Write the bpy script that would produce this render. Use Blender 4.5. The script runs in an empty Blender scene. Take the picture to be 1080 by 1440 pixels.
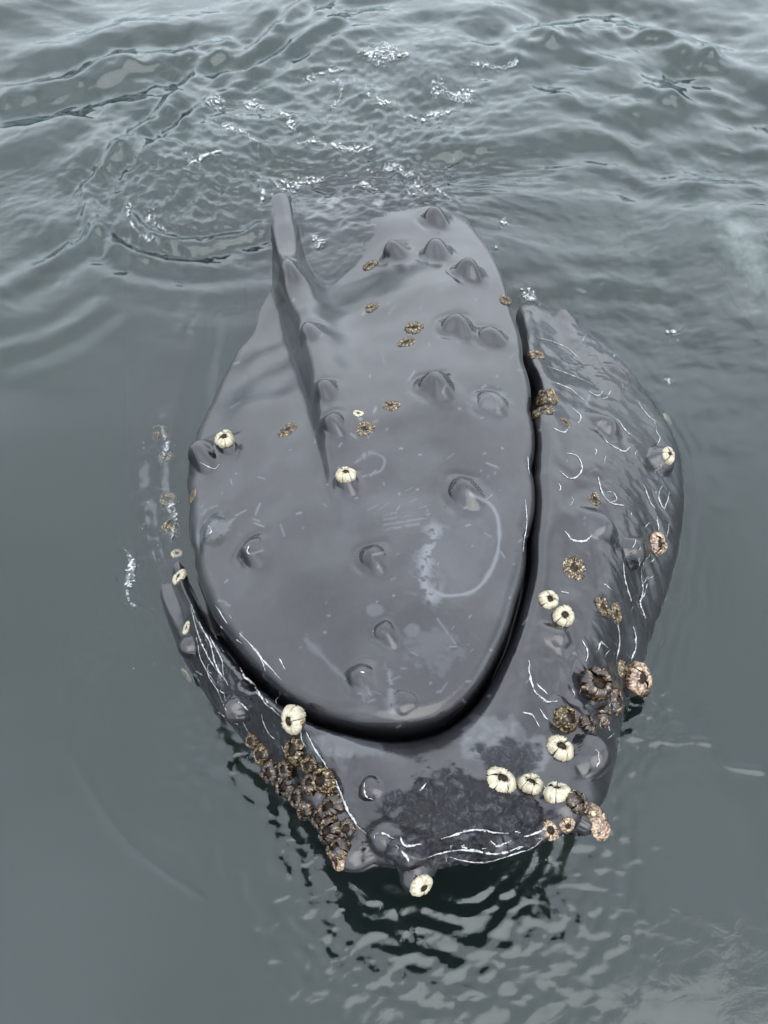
import bpy, math, random
import numpy as np
from mathutils import Vector, Matrix

R = math.radians
random.seed(7)
rng = np.random.default_rng(11)

# ------------------------------------------------------------------ camera
scene = bpy.context.scene
H, PITCH, VFOV = 3.08, R(57), R(58)
CAM = np.array([0.0, -2.0, H])
FPX = 720 / math.tan(VFOV / 2)            # focal length in photograph pixels (1080 x 1440)
FWD = np.array([0, math.cos(PITCH), -math.sin(PITCH)])
UP = np.array([0, math.sin(PITCH), math.cos(PITCH)])
cam_data = bpy.data.cameras.new('camera')
cam = bpy.data.objects.new('camera', cam_data)
scene.collection.objects.link(cam)
cam.location = CAM
cam.rotation_euler = (math.pi / 2 - PITCH, 0, 0)
cam_data.sensor_fit = 'VERTICAL'
cam_data.angle = VFOV
cam_data.clip_end = 2000
cam_data.clip_start = 0.05
scene.camera = cam

# ------------------------------------------------------------------ sky, sun, exposure
SUN_EL, SUN_AZ = R(58), R(150)            # azimuth clockwise from +Y
world = bpy.data.worlds.new('World')
scene.world = world
world.use_nodes = True
wn, wl = world.node_tree.nodes, world.node_tree.links
wn.clear()
wo = wn.new('ShaderNodeOutputWorld')
bg = wn.new('ShaderNodeBackground')
bg.inputs['Strength'].default_value = 0.1
sky = wn.new('ShaderNodeTexSky')
sky.sky_type = 'NISHITA'
sky.sun_disc = False
sky.sun_elevation = SUN_EL
sky.sun_rotation = SUN_AZ
sky.dust_density = 4
hs = wn.new('ShaderNodeHueSaturation')
hs.inputs['Saturation'].default_value = 0.35
wl.new(sky.outputs[0], hs.inputs['Color'])
# even cloud deck: bright overcast, somewhat brighter overhead than at the horizon
geo = wn.new('ShaderNodeTexCoord')
sep = wn.new('ShaderNodeSeparateXYZ')
wl.new(geo.outputs['Generated'], sep.inputs[0])
mz = wn.new('ShaderNodeMath'); mz.operation = 'MAXIMUM'; mz.inputs[1].default_value = 0.0
wl.new(sep.outputs['Z'], mz.inputs[0])
ma = wn.new('ShaderNodeMath'); ma.operation = 'MULTIPLY_ADD'
ma.inputs[1].default_value = 0.42; ma.inputs[2].default_value = 0.58
wl.new(mz.outputs[0], ma.inputs[0])
# soft cloud undulation
tn = wn.new('ShaderNodeTexNoise'); tn.inputs['Scale'].default_value = 1.7
tn.inputs['Detail'].default_value = 4
wl.new(geo.outputs['Generated'], tn.inputs['Vector'])
mr = wn.new('ShaderNodeMapRange')
mr.inputs['From Min'].default_value = 0.3; mr.inputs['From Max'].default_value = 0.7
mr.inputs['To Min'].default_value = 0.70; mr.inputs['To Max'].default_value = 1.26
wl.new(tn.outputs['Fac'], mr.inputs['Value'])
mm = wn.new('ShaderNodeMath'); mm.operation = 'MULTIPLY'
wl.new(ma.outputs[0], mm.inputs[0]); wl.new(mr.outputs[0], mm.inputs[1])
cloud = wn.new('ShaderNodeVectorMath'); cloud.operation = 'SCALE'
cloud.inputs[0].default_value = (9.2, 10.0, 10.7)
wl.new(mm.outputs[0], cloud.inputs['Scale'])
mix = wn.new('ShaderNodeMix'); mix.data_type = 'RGBA'
mix.inputs['Factor'].default_value = 0.9
wl.new(hs.outputs[0], mix.inputs['A']); wl.new(cloud.outputs[0], mix.inputs['B'])
wl.new(mix.outputs['Result'], bg.inputs['Color'])
wl.new(bg.outputs[0], wo.inputs['Surface'])

sun_data = bpy.data.lights.new('sun', 'SUN')
sun_data.energy = 0.6
sun_data.angle = R(65)
sun_data.color = (1.0, 0.97, 0.93)
sun = bpy.data.objects.new('sun', sun_data)
scene.collection.objects.link(sun)
sdir = Vector((math.sin(SUN_AZ) * math.cos(SUN_EL), math.cos(SUN_AZ) * math.cos(SUN_EL), math.sin(SUN_EL)))
sun.rotation_euler = sdir.to_track_quat('Z', 'Y').to_euler()
sun.location = sdir * 30

vs = scene.view_settings
vs.view_transform = 'Standard'
vs.look = 'None'
vs.gamma = 1.0
vs.use_curve_mapping = False
vs.exposure = 2.42
scene.cycles.volume_bounces = 0
scene.cycles.transparent_max_bounces = 12


# ------------------------------------------------------------------ helpers
def unproject(u, v, z):
    d = FWD + np.array([1, 0, 0]) * (u - 540) / FPX + UP * (720 - v) / FPX
    return CAM + d * ((z - CAM[2]) / d[2])


def project(P):
    q = P - CAM
    dep = q @ FWD
    return 540 + FPX * q[:, 0] / dep, 720 - FPX * (q @ UP) / dep, dep


def _hash(ix, iy, seed):
    h = (ix.astype(np.int64) * 374761393 + iy.astype(np.int64) * 668265263 + seed * 1442695041) & 0xFFFFFFFF
    h = ((h ^ (h >> 13)) * 1274126177) & 0xFFFFFFFF
    return ((h ^ (h >> 16)) & 0xFFFFFF) / float(0xFFFFFF)


def noise2(x, y, seed=0):
    ix, iy = np.floor(x), np.floor(y)
    fx, fy = x - ix, y - iy
    def g(dx, dy):
        a = _hash(ix + dx, iy + dy, seed) * 2 * np.pi
        return np.cos(a) * (fx - dx) + np.sin(a) * (fy - dy)
    sx = fx ** 3 * (fx * (fx * 6 - 15) + 10)
    sy = fy ** 3 * (fy * (fy * 6 - 15) + 10)
    a = g(0, 0) * (1 - sx) + g(1, 0) * sx
    b = g(0, 1) * (1 - sx) + g(1, 1) * sx
    return (a * (1 - sy) + b * sy) * 1.5


def fbm(x, y, octv=4, seed=0, gain=0.5):
    s = np.zeros_like(x); a = 1.0
    for o in range(octv):
        s += a * noise2(x * 2 ** o, y * 2 ** o, seed + o * 17)
        a *= gain
    return s


def smooth(a, b, x):
    t = np.clip((x - a) / (b - a), 0, 1)
    return t * t * (3 - 2 * t)


def polydist(x, y, pts):
    """distance to a polyline, side sign and position along it (0..1)"""
    best = np.full(x.shape, 1e9); sgn = np.zeros_like(x); tt = np.zeros_like(x)
    seg = np.hypot(*(np.diff(pts, axis=0).T)); cum = np.concatenate([[0], np.cumsum(seg)]) / seg.sum()
    for i in range(len(pts) - 1):
        a, b = pts[i], pts[i + 1]
        d = b - a
        t = np.clip(((x - a[0]) * d[0] + (y - a[1]) * d[1]) / (d @ d), 0, 1)
        ex, ey = x - a[0] - t * d[0], y - a[1] - t * d[1]
        dd = np.hypot(ex, ey)
        m = dd < best
        best[m] = dd[m]
        sgn[m] = np.sign(d[0] * (y - a[1]) - d[1] * (x - a[0]))[m]
        tt[m] = (cum[i] + t * (cum[i + 1] - cum[i]))[m]
    return best, sgn, tt


def spline(pts, n=12):
    """Catmull-Rom through 2-D points"""
    p = np.array(pts, float)
    q = np.vstack([2 * p[0] - p[1], p, 2 * p[-1] - p[-2]])
    out = []
    for i in range(1, len(q) - 2):
        for t in np.linspace(0, 1, n, endpoint=False):
            out.append(0.5 * ((2 * q[i]) + (-q[i - 1] + q[i + 1]) * t + (2 * q[i - 1] - 5 * q[i] + 4 * q[i + 1] - q[i + 2]) * t ** 2
                              + (-q[i - 1] + 3 * q[i] - 3 * q[i + 1] + q[i + 2]) * t ** 3))
    out.append(p[-1])
    return np.array(out)


def mesh_from(name, verts, quads=None, tris=None, smooth_shade=True):
    me = bpy.data.meshes.new(name)
    faces = []
    nq = 0 if quads is None else len(quads)
    nt = 0 if tris is None else len(tris)
    me.vertices.add(len(verts))
    me.vertices.foreach_set('co', np.asarray(verts, np.float32).ravel())
    loops = np.concatenate(([np.asarray(quads, np.int32).ravel()] if nq else []) + ([np.asarray(tris, np.int32).ravel()] if nt else []))
    me.loops.add(len(loops))
    me.loops.foreach_set('vertex_index', loops)
    me.polygons.add(nq + nt)
    st = np.concatenate([np.arange(nq) * 4, nq * 4 + np.arange(nt) * 3]).astype(np.int32)
    me.polygons.foreach_set('loop_start', st)
    me.update(calc_edges=True)
    me.polygons.foreach_set('use_smooth', np.full(nq + nt, smooth_shade))
    me.validate()
    return me


def link(name, me, mat=None, parent=None):
    o = bpy.data.objects.new(name, me)
    scene.collection.objects.link(o)
    if mat is not None and me is not None and not me.materials:
        me.materials.append(mat)
    if parent is not None:
        o.parent = parent
    return o


def grid_normals(P):
    """P (n, m, 3), periodic in axis 1"""
    dt = np.roll(P, -1, 1) - np.roll(P, 1, 1)
    dr = np.gradient(P, axis=0)
    n = np.cross(dr, dt)
    return n / np.maximum(np.linalg.norm(n, axis=2, keepdims=True), 1e-9)


# ------------------------------------------------------------------ materials
def new_mat(name):
    m = bpy.data.materials.new(name)
    m.use_nodes = True
    m.node_tree.nodes.clear()
    out = m.node_tree.nodes.new('ShaderNodeOutputMaterial')
    return m, m.node_tree.nodes, m.node_tree.links, out


def ramp(n, stops):
    r = n.new('ShaderNodeValToRGB')
    while len(r.color_ramp.elements) < len(stops):
        r.color_ramp.elements.new(0.5)
    for e, (p, c) in zip(r.color_ramp.elements, stops):
        e.position = p
        e.color = (*c, 1) if len(c) == 3 else c
    return r


def noise_node(n, l, scale, detail=4, rough=0.55, dist=0.0, coord='Object'):
    tc = n.new('ShaderNodeTexCoord')
    t = n.new('ShaderNodeTexNoise')
    t.inputs['Scale'].default_value = scale
    t.inputs['Detail'].default_value = detail
    t.inputs['Roughness'].default_value = rough
    t.inputs['Distortion'].default_value = dist
    l.new(tc.outputs[coord], t.inputs['Vector'])
    return t


def skin_material():
    m, n, l, out = new_mat('whale_skin')
    b = n.new('ShaderNodeBsdfPrincipled')
    at = n.new('ShaderNodeAttribute'); at.attribute_name = 'mark'
    sp = n.new('ShaderNodeSeparateColor'); l.new(at.outputs['Color'], sp.inputs[0])
    big = noise_node(n, l, 2.2, 3, 0.5, 0.3)
    base = ramp(n, [(0.3, (0.0026, 0.0026, 0.0032)), (0.7, (0.0080, 0.0079, 0.0096))])
    fine = noise_node(n, l, 32, 6, 0.7, 0.8)
    mf = n.new('ShaderNodeMath'); mf.operation = 'MULTIPLY_ADD'; mf.inputs[1].default_value = 0.7; 
    sb = n.new('ShaderNodeMath'); sb.operation = 'SUBTRACT'; sb.inputs[1].default_value = 0.5
    l.new(fine.outputs['Fac'], sb.inputs[0]); l.new(sb.outputs[0], mf.inputs[0]); l.new(big.outputs['Fac'], mf.inputs[2])
    l.new(mf.outputs[0], base.inputs['Fac'])
    # pale abrasions
    mx = n.new('ShaderNodeMix'); mx.data_type = 'RGBA'
    l.new(sp.outputs[0], mx.inputs['Factor']); l.new(base.outputs[0], mx.inputs['A'])
    mx.inputs['B'].default_value = (0.060, 0.063, 0.073, 1)
    # dark grazed skin
    mot = noise_node(n, l, 38, 6, 0.7, 1.5)
    dk = ramp(n, [(0.40, (0.002, 0.0022, 0.003)), (0.54, (0.006, 0.0065, 0.008)), (0.70, (0.034, 0.036, 0.044))])
    l.new(mot.outputs['Fac'], dk.inputs['Fac'])
    mx2 = n.new('ShaderNodeMix'); mx2.data_type = 'RGBA'
    l.new(sp.outputs[1], mx2.inputs['Factor']); l.new(mx.outputs['Result'], mx2.inputs['A']); l.new(dk.outputs[0], mx2.inputs['B'])
    # fine dark hairline scratches
    mx3 = n.new('ShaderNodeMix'); mx3.data_type = 'RGBA'
    l.new(sp.outputs[2], mx3.inputs['Factor']); l.new(mx2.outputs['Result'], mx3.inputs['A'])
    mx3.inputs['B'].default_value = (0.006, 0.006, 0.008, 1)
    l.new(mx3.outputs['Result'], b.inputs['Base Color'])
    rn = noise_node(n, l, 3.2, 4, 0.6, 0.5)
    rr = n.new('ShaderNodeMapRange')
    rr.inputs['From Min'].default_value = 0.3; rr.inputs['From Max'].default_value = 0.7
    rr.inputs['To Min'].default_value = 0.06; rr.inputs['To Max'].default_value = 0.20
    l.new(rn.outputs['Fac'], rr.inputs['Value'])
    ra_ = n.new('ShaderNodeMath'); ra_.operation = 'MULTIPLY_ADD'; ra_.inputs[1].default_value = 0.22
    l.new(sp.outputs[1], ra_.inputs[0]); l.new(rr.outputs[0], ra_.inputs[2])
    l.new(ra_.outputs[0], b.inputs['Roughness'])
    sl = n.new('ShaderNodeMath'); sl.operation = 'MULTIPLY_ADD'; sl.inputs[1].default_value = -0.34; sl.inputs[2].default_value = 0.5
    l.new(sp.outputs[1], sl.inputs[0]); l.new(sl.outputs[0], b.inputs['Specular IOR Level'])
    b.inputs['IOR'].default_value = 1.46
    b.inputs['Specular Tint'].default_value = (1.0, 0.975, 0.99, 1)
    # relief
    f1 = noise_node(n, l, 55, 4, 0.6, 0.5)
    f2 = noise_node(n, l, 260, 3, 0.6)
    bp = n.new('ShaderNodeBump'); bp.inputs['Strength'].default_value = 0.35; bp.inputs['Distance'].default_value = 0.0016
    l.new(f1.outputs['Fac'], bp.inputs['Height'])
    bp2 = n.new('ShaderNodeBump'); bp2.inputs['Strength'].default_value = 0.3; bp2.inputs['Distance'].default_value = 0.0006
    l.new(f2.outputs['Fac'], bp2.inputs['Height']); l.new(bp.outputs[0], bp2.inputs['Normal'])
    # grazed skin is rough
    bp3 = n.new('ShaderNodeBump'); bp3.inputs['Distance'].default_value = 0.005
    l.new(sp.outputs[1], bp3.inputs['Strength'])
    l.new(mot.outputs['Fac'], bp3.inputs['Height']); l.new(bp2.outputs[0], bp3.inputs['Normal'])
    l.new(bp3.outputs[0], b.inputs['Normal'])
    l.new(b.outputs[0], out.inputs['Surface'])
    return m


def water_material():
    m, n, l, out = new_mat('sea_water')
    fr = n.new('ShaderNodeFresnel'); fr.inputs['IOR'].default_value = 1.42
    gl = n.new('ShaderNodeBsdfGlossy'); gl.inputs['Roughness'].default_value = 0.035
    gl.inputs['Color'].default_value = (0.94, 0.99, 1.0, 1)
    tr = n.new('ShaderNodeBsdfTransparent')
    ms = n.new('ShaderNodeMixShader')
    f1 = noise_node(n, l, 14, 4, 0.6, 0.8)
    bp = n.new('ShaderNodeBump'); bp.inputs['Strength'].default_value = 0.35; bp.inputs['Distance'].default_value = 0.004
    l.new(f1.outputs['Fac'], bp.inputs['Height'])
    l.new(bp.outputs[0], gl.inputs['Normal']); l.new(bp.outputs[0], fr.inputs['Normal'])
    l.new(fr.outputs[0], ms.inputs['Fac']); l.new(tr.outputs[0], ms.inputs[1]); l.new(gl.outputs[0], ms.inputs[2])
    l.new(ms.outputs[0], out.inputs['Surface'])
    va = n.new('ShaderNodeVolumePrincipled')
    va.inputs['Color'].default_value = (0.03, 0.056, 0.051, 1)
    va.inputs['Density'].default_value = 2.4
    va.inputs['Absorption Color'].default_value = (0, 0, 0, 1)
    l.new(va.outputs[0], out.inputs['Volume'])
    return m


def shell_material(name, stops, scale=60, rough=0.5, spec=0.5, vary=True):
    m, n, l, out = new_mat(name)
    b = n.new('ShaderNodeBsdfPrincipled')
    t = noise_node(n, l, scale, 5, 0.65, 0.6)
    if vary:
        oi = n.new('ShaderNodeObjectInfo')
        ad = n.new('ShaderNodeVectorMath'); ad.operation = 'MULTIPLY_ADD'
        src = t.inputs['Vector'].links[0].from_socket
        cb = n.new('ShaderNodeCombineXYZ')
        for k_ in range(3): l.new(oi.outputs['Random'], cb.inputs[k_])
        ad.inputs[1].default_value = (37, 23, 51)
        l.new(cb.outputs[0], ad.inputs[0]); l.new(src, ad.inputs[2]); l.new(ad.outputs[0], t.inputs['Vector'])
    r = ramp(n, stops)
    l.new(t.outputs['Fac'], r.inputs['Fac'])
    l.new(r.outputs[0], b.inputs['Base Color'])
    b.inputs['Roughness'].default_value = rough
    b.inputs['Specular IOR Level'].default_value = spec
    bp = n.new('ShaderNodeBump'); bp.inputs['Strength'].default_value = 0.6; bp.inputs['Distance'].default_value = 0.003
    l.new(t.outputs['Fac'], bp.inputs['Height']); l.new(bp.outputs[0], b.inputs['Normal'])
    l.new(b.outputs[0], out.inputs['Surface'])
    return m


# coordinates of the shells are in units of their own radius
SK = skin_material()
WATER = water_material()
CREAM = shell_material('cream_shell', [(0.30, (0.10, 0.075, 0.04)), (0.46, (0.21, 0.185, 0.13)), (0.7, (0.26, 0.245, 0.20))], 2.4, 0.35)
MOTTLED = shell_material('mottled_shell', [(0.43, (0.003, 0.0022, 0.002)), (0.51, (0.03, 0.018, 0.009)), (0.58, (0.13, 0.09, 0.04)), (0.66, (0.29, 0.26, 0.18))], 5, 0.28, 0.3)
PINK = shell_material('pink_shell', [(0.40, (0.010, 0.006, 0.004)), (0.48, (0.09, 0.045, 0.03)), (0.55, (0.20, 0.14, 0.09)), (0.64, (0.29, 0.25, 0.17))], 4, 0.3)
BROWN = shell_material('brown_shell', [(0.44, (0.0025, 0.0015, 0.001)), (0.55, (0.02, 0.009, 0.005)), (0.63, (0.15, 0.10, 0.05)), (0.7, (0.27, 0.23, 0.15))], 3.5, 0.16, 0.4)
DARK = shell_material('shell_opening', [(0.4, (0.004, 0.003, 0.002)), (0.65, (0.022, 0.014, 0.010))], 4, 0.5, 0.08)
def lacy_material(name, stops, scale, rough, lo, hi):
    m = shell_material(name, stops, scale, rough, vary=False)
    n, l = m.node_tree.nodes, m.node_tree.links
    b = next(x for x in n if x.type == 'BSDF_PRINCIPLED')
    at = n.new('ShaderNodeAttribute'); at.attribute_name = 'body'
    t = noise_node(n, l, scale * .6, 5, 0.7, 1.2)
    ad = n.new('ShaderNodeMath'); ad.operation = 'MULTIPLY_ADD'; ad.inputs[1].default_value = 0.55
    l.new(at.outputs['Fac'], ad.inputs[0]); l.new(t.outputs['Fac'], ad.inputs[2])
    r = n.new('ShaderNodeMapRange'); r.interpolation_type = 'SMOOTHSTEP'
    r.inputs['From Min'].default_value = lo; r.inputs['From Max'].default_value = hi
    l.new(ad.outputs[0], r.inputs['Value']); l.new(r.outputs[0], b.inputs['Alpha'])
    return m


FOAM = lacy_material('sea_foam', [(0.35, (0.11, 0.12, 0.125)), (0.65, (0.27, 0.28, 0.285))], 60, 0.4, .97, 1.2)
GLINT_PAINT = lacy_material('painted_glint', [(0.35, (0.08, 0.08, 0.085)), (0.6, (0.26, 0.26, 0.265))], 70, 0.12, .80, 1.02)  # white colour standing in for highlights on wet skin
FIN = shell_material('pale_fin', [(0.35, (0.25, 0.32, 0.29)), (0.65, (0.62, 0.68, 0.64))], 5, 0.4, vary=False)
_n, _l = FIN.node_tree.nodes, FIN.node_tree.links
_b = next(x for x in _n if x.type == 'BSDF_PRINCIPLED')
_a = _n.new('ShaderNodeAttribute'); _a.attribute_name = 'body'
_t = noise_node(_n, _l, 7, 5, 0.65, 0.8)
_m = _n.new('ShaderNodeMath'); _m.operation = 'MULTIPLY'; _l.new(_a.outputs['Fac'], _m.inputs[0]); _l.new(_t.outputs['Fac'], _m.inputs[1])
_r = _n.new('ShaderNodeMapRange'); _r.interpolation_type = 'SMOOTHSTEP'
_r.inputs['From Min'].default_value = .10; _r.inputs['From Max'].default_value = .55
_l.new(_m.outputs[0], _r.inputs['Value'])
_x = _n.new('ShaderNodeMix'); _x.data_type = 'RGBA'; _x.inputs['A'].default_value = (.012, .018, .017, 1)
_l.new(_r.outputs[0], _x.inputs['Factor']); _l.new(_b.inputs['Base Color'].links[0].from_socket, _x.inputs['B'])
_l.new(_x.outputs['Result'], _b.inputs['Base Color'])

# ------------------------------------------------------------------ the whale: control curves
# upper jaw: heights (m above the water) at points of its top surface
S_PTS = [(565, 1005, .60), (500, 1000, .59), (640, 980, .585), (520, 850, .565), (560, 700, .50), (480, 690, .47), (742, 620, .46), (700, 850, .55),
         (735, 760, .52), (650, 560, .445), (690, 420, .25), (600, 400, .27), (650, 330, .11), (600, 290, .05), (545, 335, .04), (500, 370, .012), (460, 400, .0),
         (590, 255, -.05), (662, 296, -.02), (560, 292, .0), (637, 300, .05), (480, 300, -.03), (400, 290, -.06), (405, 400, .04), (375, 470, .03), (440, 500, .22), (540, 480, .31),
         (330, 520, .05), (300, 570, .09), (278, 640, .15), (275, 720, .20), (290, 820, .28), (340, 900, .38), (420, 970, .48), (380, 620, .32), (380, 780, .42),
         (345, 400, -.10), (330, 300, -.22), (400, 200, -.3), (550, 190, -.25), (700, 300, -.08)]
SP = np.array([unproject(u, v, z) for u, v, z in S_PTS])


def tps_fit(P, lam=0.002):
    n = len(P)
    d = np.hypot(P[:, None, 0] - P[None, :, 0], P[:, None, 1] - P[None, :, 1])
    K = np.where(d > 0, d * d * np.log(d + 1e-12), 0) + lam * np.eye(n)
    T = np.c_[np.ones(n), P[:, :2]]
    A = np.block([[K, T], [T.T, np.zeros((3, 3))]])
    return np.linalg.solve(A, np.r_[P[:, 2], 0, 0, 0])


SW = tps_fit(SP)


def S(x, y):
    s = SW[-3] + SW[-2] * x + SW[-1] * y
    for i in range(len(SP)):
        d2 = (x - SP[i, 0]) ** 2 + (y - SP[i, 1]) ** 2
        s = s + SW[i] * 0.5 * d2 * np.log(d2 + 1e-12)
    return s


C0 = unproject(515, 665, .45)


def theta_r(P):
    d = P[:, :2] - C0[:2]
    return np.arctan2(d[:, 1], d[:, 0]), np.hypot(d[:, 0], d[:, 1])


NT = 1150
TH = np.linspace(-np.pi, np.pi, NT, endpoint=False)


def periodic(th, val, sig):
    o = np.argsort(th)
    th, val = th[o], val[o]
    t = np.r_[th - 2 * np.pi, th, th + 2 * np.pi]
    v = np.r_[val, val, val]
    f = np.interp(TH, t, v)
    k = np.fft.rfftfreq(NT, d=1.0 / NT)
    s = sig / 360 * 2 * np.pi
    return np.fft.irfft(np.fft.rfft(f) * np.exp(-0.5 * (k * s) ** 2), NT)


A_PX = [(565, 1020), (620, 1008), (665, 972), (700, 916), (728, 838), (743, 750), (750, 650), (748, 570), (737, 500), (719, 430), (700, 372),
        (658, 312), (632, 262), (590, 215), (510, 200), (420, 215), (360, 270), (345, 380), (350, 450), (325, 505), (296, 560), (268, 622), (264, 700),
        (270, 770), (284, 832), (320, 892), (370, 950), (430, 995), (500, 1014)]
Apts = []
for u, v in A_PX:
    z = 0.3
    for _ in range(30):
        p = unproject(u, v, z)
        z = 0.6 * z + 0.4 * float(S(p[0], p[1]))
    Apts.append(p)
ta, ra = theta_r(np.array(Apts))
RA = periodic(ta, ra, 1.6)


def curve(pts, sig=2.2):
    P = np.array([unproject(u, v, z) for u, v, z in pts])
    t, r = theta_r(P)
    return periodic(t, r, sig), periodic(t, P[:, 2], sig)


RB, ZB = curve([(565, 1044, .55), (625, 1030, .54), (672, 990, .50), (709, 925, .50), (738, 845, .48), (750, 755, .47), (751, 680, .45), (746, 595, .42),
                (732, 500, .19), (714, 425, -.06), (712, 360, -.10), (690, 280, -.18), (650, 225, -.27), (590, 180, -.35), (500, 160, -.4), (400, 170, -.45), (325, 240, -.40),
                (300, 380, -.22), (290, 470, -.14), (258, 560, -.09), (246, 630, -.05), (250, 710, -.05), (258, 790, -.005), (274, 845, .14), (310, 905, .30), (362, 965, .41), (425, 1012, .50), (497, 1034, .54)])
RM, ZM = curve([(565, 1130, .62), (640, 1125, .62), (715, 1100, .58), (775, 1050, .49), (805, 950, .44), (835, 850, .40), (850, 760, .38), (858, 660, .34), (835, 560, .25), (790, 490, .07),
                (755, 410, -.05), (740, 330, -.17), (715, 250, -.34), (660, 200, -.5), (590, 150, -.6), (490, 130, -.65), (370, 140, -.65), (270, 220, -.5),
                (240, 370, -.22), (235, 460, -.14), (215, 560, -.09), (212, 640, -.07), (222, 720, -.06), (238, 800, -.03), (256, 860, .07), (288, 930, .21), (345, 985, .31), (415, 1030, .43), (480, 1110, .51), (520, 1135, .56)])
RC, ZC = curve([(600, 1222, .56), (670, 1212, .58), (740, 1192, .57), (800, 1168, .53), (848, 1135, .42), (862, 1080, .24), (872, 1020, .10), (893, 950, .03), (918, 880, .01), (946, 800, .0), (961, 705, .0), (956, 640, .0),
                (926, 575, -.005), (872, 508, -.01), (810, 460, -.02), (785, 400, -.12), (765, 320, -.28), (735, 230, -.5), (675, 170, -.7), (590, 120, -.8), (480, 100, -.85), (340, 110, -.85), (220, 200, -.65),
                (185, 360, -.42), (185, 450, -.30), (180, 560, -.22), (182, 640, -.14), (195, 730, -.10), (218, 810, -.05), (240, 880, .005), (275, 945, .06), (322, 1010, .10), (375, 1075, .15), (430, 1140, .28), (475, 1195, .44), (530, 1220, .52)])

ang = np.degrees(TH)
# how far the mouth cleft goes round: full along the front and sides, closed behind the head
tC = np.degrees(theta_r(np.array([unproject(722, 425, .1)]))[0][0])
tL = np.degrees(theta_r(np.array([unproject(300, 470, .0)]))[0][0])
G = np.ones(NT)
mid_far = (ang > tC) & (ang < tL)
G[mid_far] = 0
k = np.fft.rfftfreq(NT, d=1.0 / NT)
G = np.clip(np.fft.irfft(np.fft.rfft(G) * np.exp(-0.5 * (k * R(5)) ** 2), NT), 0, 1)
# chin overhang towards the camera
front = np.exp(-((np.degrees(np.angle(np.exp(1j * (TH - R(-88))))) / 42) ** 2))
far = np.exp(-((np.degrees(np.angle(np.exp(1j * (TH - R(95))))) / 55) ** 2))

cx, cy = np.cos(TH), np.sin(TH)


def Sr(r):
    return S(C0[0] + r * cx, C0[1] + r * cy)


e = 0.055
rows_r, rows_z = [], []
NI = 250
r_in = RA - e
for i in range(NI):
    t = (i / (NI - 1)) ** 0.8
    rr = r_in * max(t, 0.004)
    rows_r.append(rr); rows_z.append(Sr(rr))
zA = Sr(RA - e)
slope = (Sr(RA - e + .01) - zA) / .01
RB = np.maximum(RB, RA + 0.007)
nodes = [(r_in * 0.99, Sr(r_in * 0.99)), (r_in, zA),
         (RA - .022, zA + slope * .033 - .010 * G - .002), (RA - .005, zA + slope * .05 - .030 * G - .004), (RA, zA + slope * .055 - .052 * G - .006),
         (RA - .006, zA + slope * .055 - .085 * G - .012)]
nodes[-1] = (np.where(G > .5, nodes[-1][0], RA + .004), nodes[-1][1])
zg = np.minimum(zA, ZB) - .13 * G - .01
nodes += [((RA + RB) / 2 - .008 * G, zg * 1.0),
          (RB - .010, ZB - .05 * G - .0), (RB - .002, ZB - .016 * G), (RB + .016, ZB + .001 * G),
          (RM * .5 + RB * .5, ZM * .5 + ZB * .5 + .012), (RM, ZM), (RM * .4 + RC * .6, ZM * .42 + ZC * .58 + .025), (RC, ZC)]
rD = RC * (1 + .06 - .20 * front + .05 * far); zD = ZC - .13 - .18 * front
rE = RC * (1.10 - .34 * front + .35 * far); zE = np.minimum(ZC, 0) - .45
rF = RC * (1.05 - .40 * front + 1.6 * far); zF = np.full(NT, -1.3) - .3 * far
rG = RC * (.55 - .2 * front + 1.4 * far); zG = np.full(NT, -2.0) - .3 * far
# a slight turn-under at the chin edge
nodes += [(RC * (1 + .012 - .03 * front), ZC - .045), (rD, zD), (rE, zE), (rF, zF), (rG, zG)]
nseg = [2, 10, 9, 7, 8, 9, 9, 8, 7, 26, 30, 30, 24, 12, 22, 12, 8, 5]
NR_, NZ_ = [a for a, b in nodes], [b for a, b in nodes]
for i in range(1, len(nodes) - 1):
    p0r, p0z = NR_[i - 1], NZ_[i - 1]
    p1r, p1z = NR_[i], NZ_[i]
    p2r, p2z = NR_[i + 1], NZ_[i + 1]
    p3r, p3z = (NR_[i + 2], NZ_[i + 2]) if i + 2 < len(nodes) else (2 * NR_[i + 1] - NR_[i], 2 * NZ_[i + 1] - NZ_[i])
    # centripetal-like tangents, limited by segment length
    d1 = np.hypot(p2r - p1r, p2z - p1z); d0 = np.hypot(p1r - p0r, p1z - p0z); d2 = np.hypot(p3r - p2r, p3z - p2z)
    m1r = ((p1r - p0r) / d0 * d1 + (p2r - p1r) / d1 * d0) / (d0 + d1) * d1
    m1z = ((p1z - p0z) / d0 * d1 + (p2z - p1z) / d1 * d0) / (d0 + d1) * d1
    m2r = ((p2r - p1r) / d1 * d2 + (p3r - p2r) / d2 * d1) / (d1 + d2) * d1
    m2z = ((p2z - p1z) / d1 * d2 + (p3z - p2z) / d2 * d1) / (d1 + d2) * d1
    n = nseg[i]
    for j in range(1, n + 1):
        t = j / n
        h1, h2, h3, h4 = 2 * t**3 - 3 * t**2 + 1, t**3 - 2 * t**2 + t, -2 * t**3 + 3 * t**2, t**3 - t**2
        rows_r.append(h1 * p1r + h2 * m1r + h3 * p2r + h4 * m2r)
        rows_z.append(h1 * p1z + h2 * m1z + h3 * p2z + h4 * m2z)
RR, ZZ = np.array(rows_r), np.array(rows_z)
P = np.stack([C0[0] + RR * cx, C0[1] + RR * cy, ZZ], axis=2)
NROW = P.shape[0]
inner = NI + sum(nseg[1:6])           # rows of the upper jaw

# ------------------------------------------------------------------ relief of the skin
def px_grid():
    u, v, d = project(P.reshape(-1, 3))
    return u.reshape(P.shape[:2]), v.reshape(P.shape[:2]), d.reshape(P.shape[:2])


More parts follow.
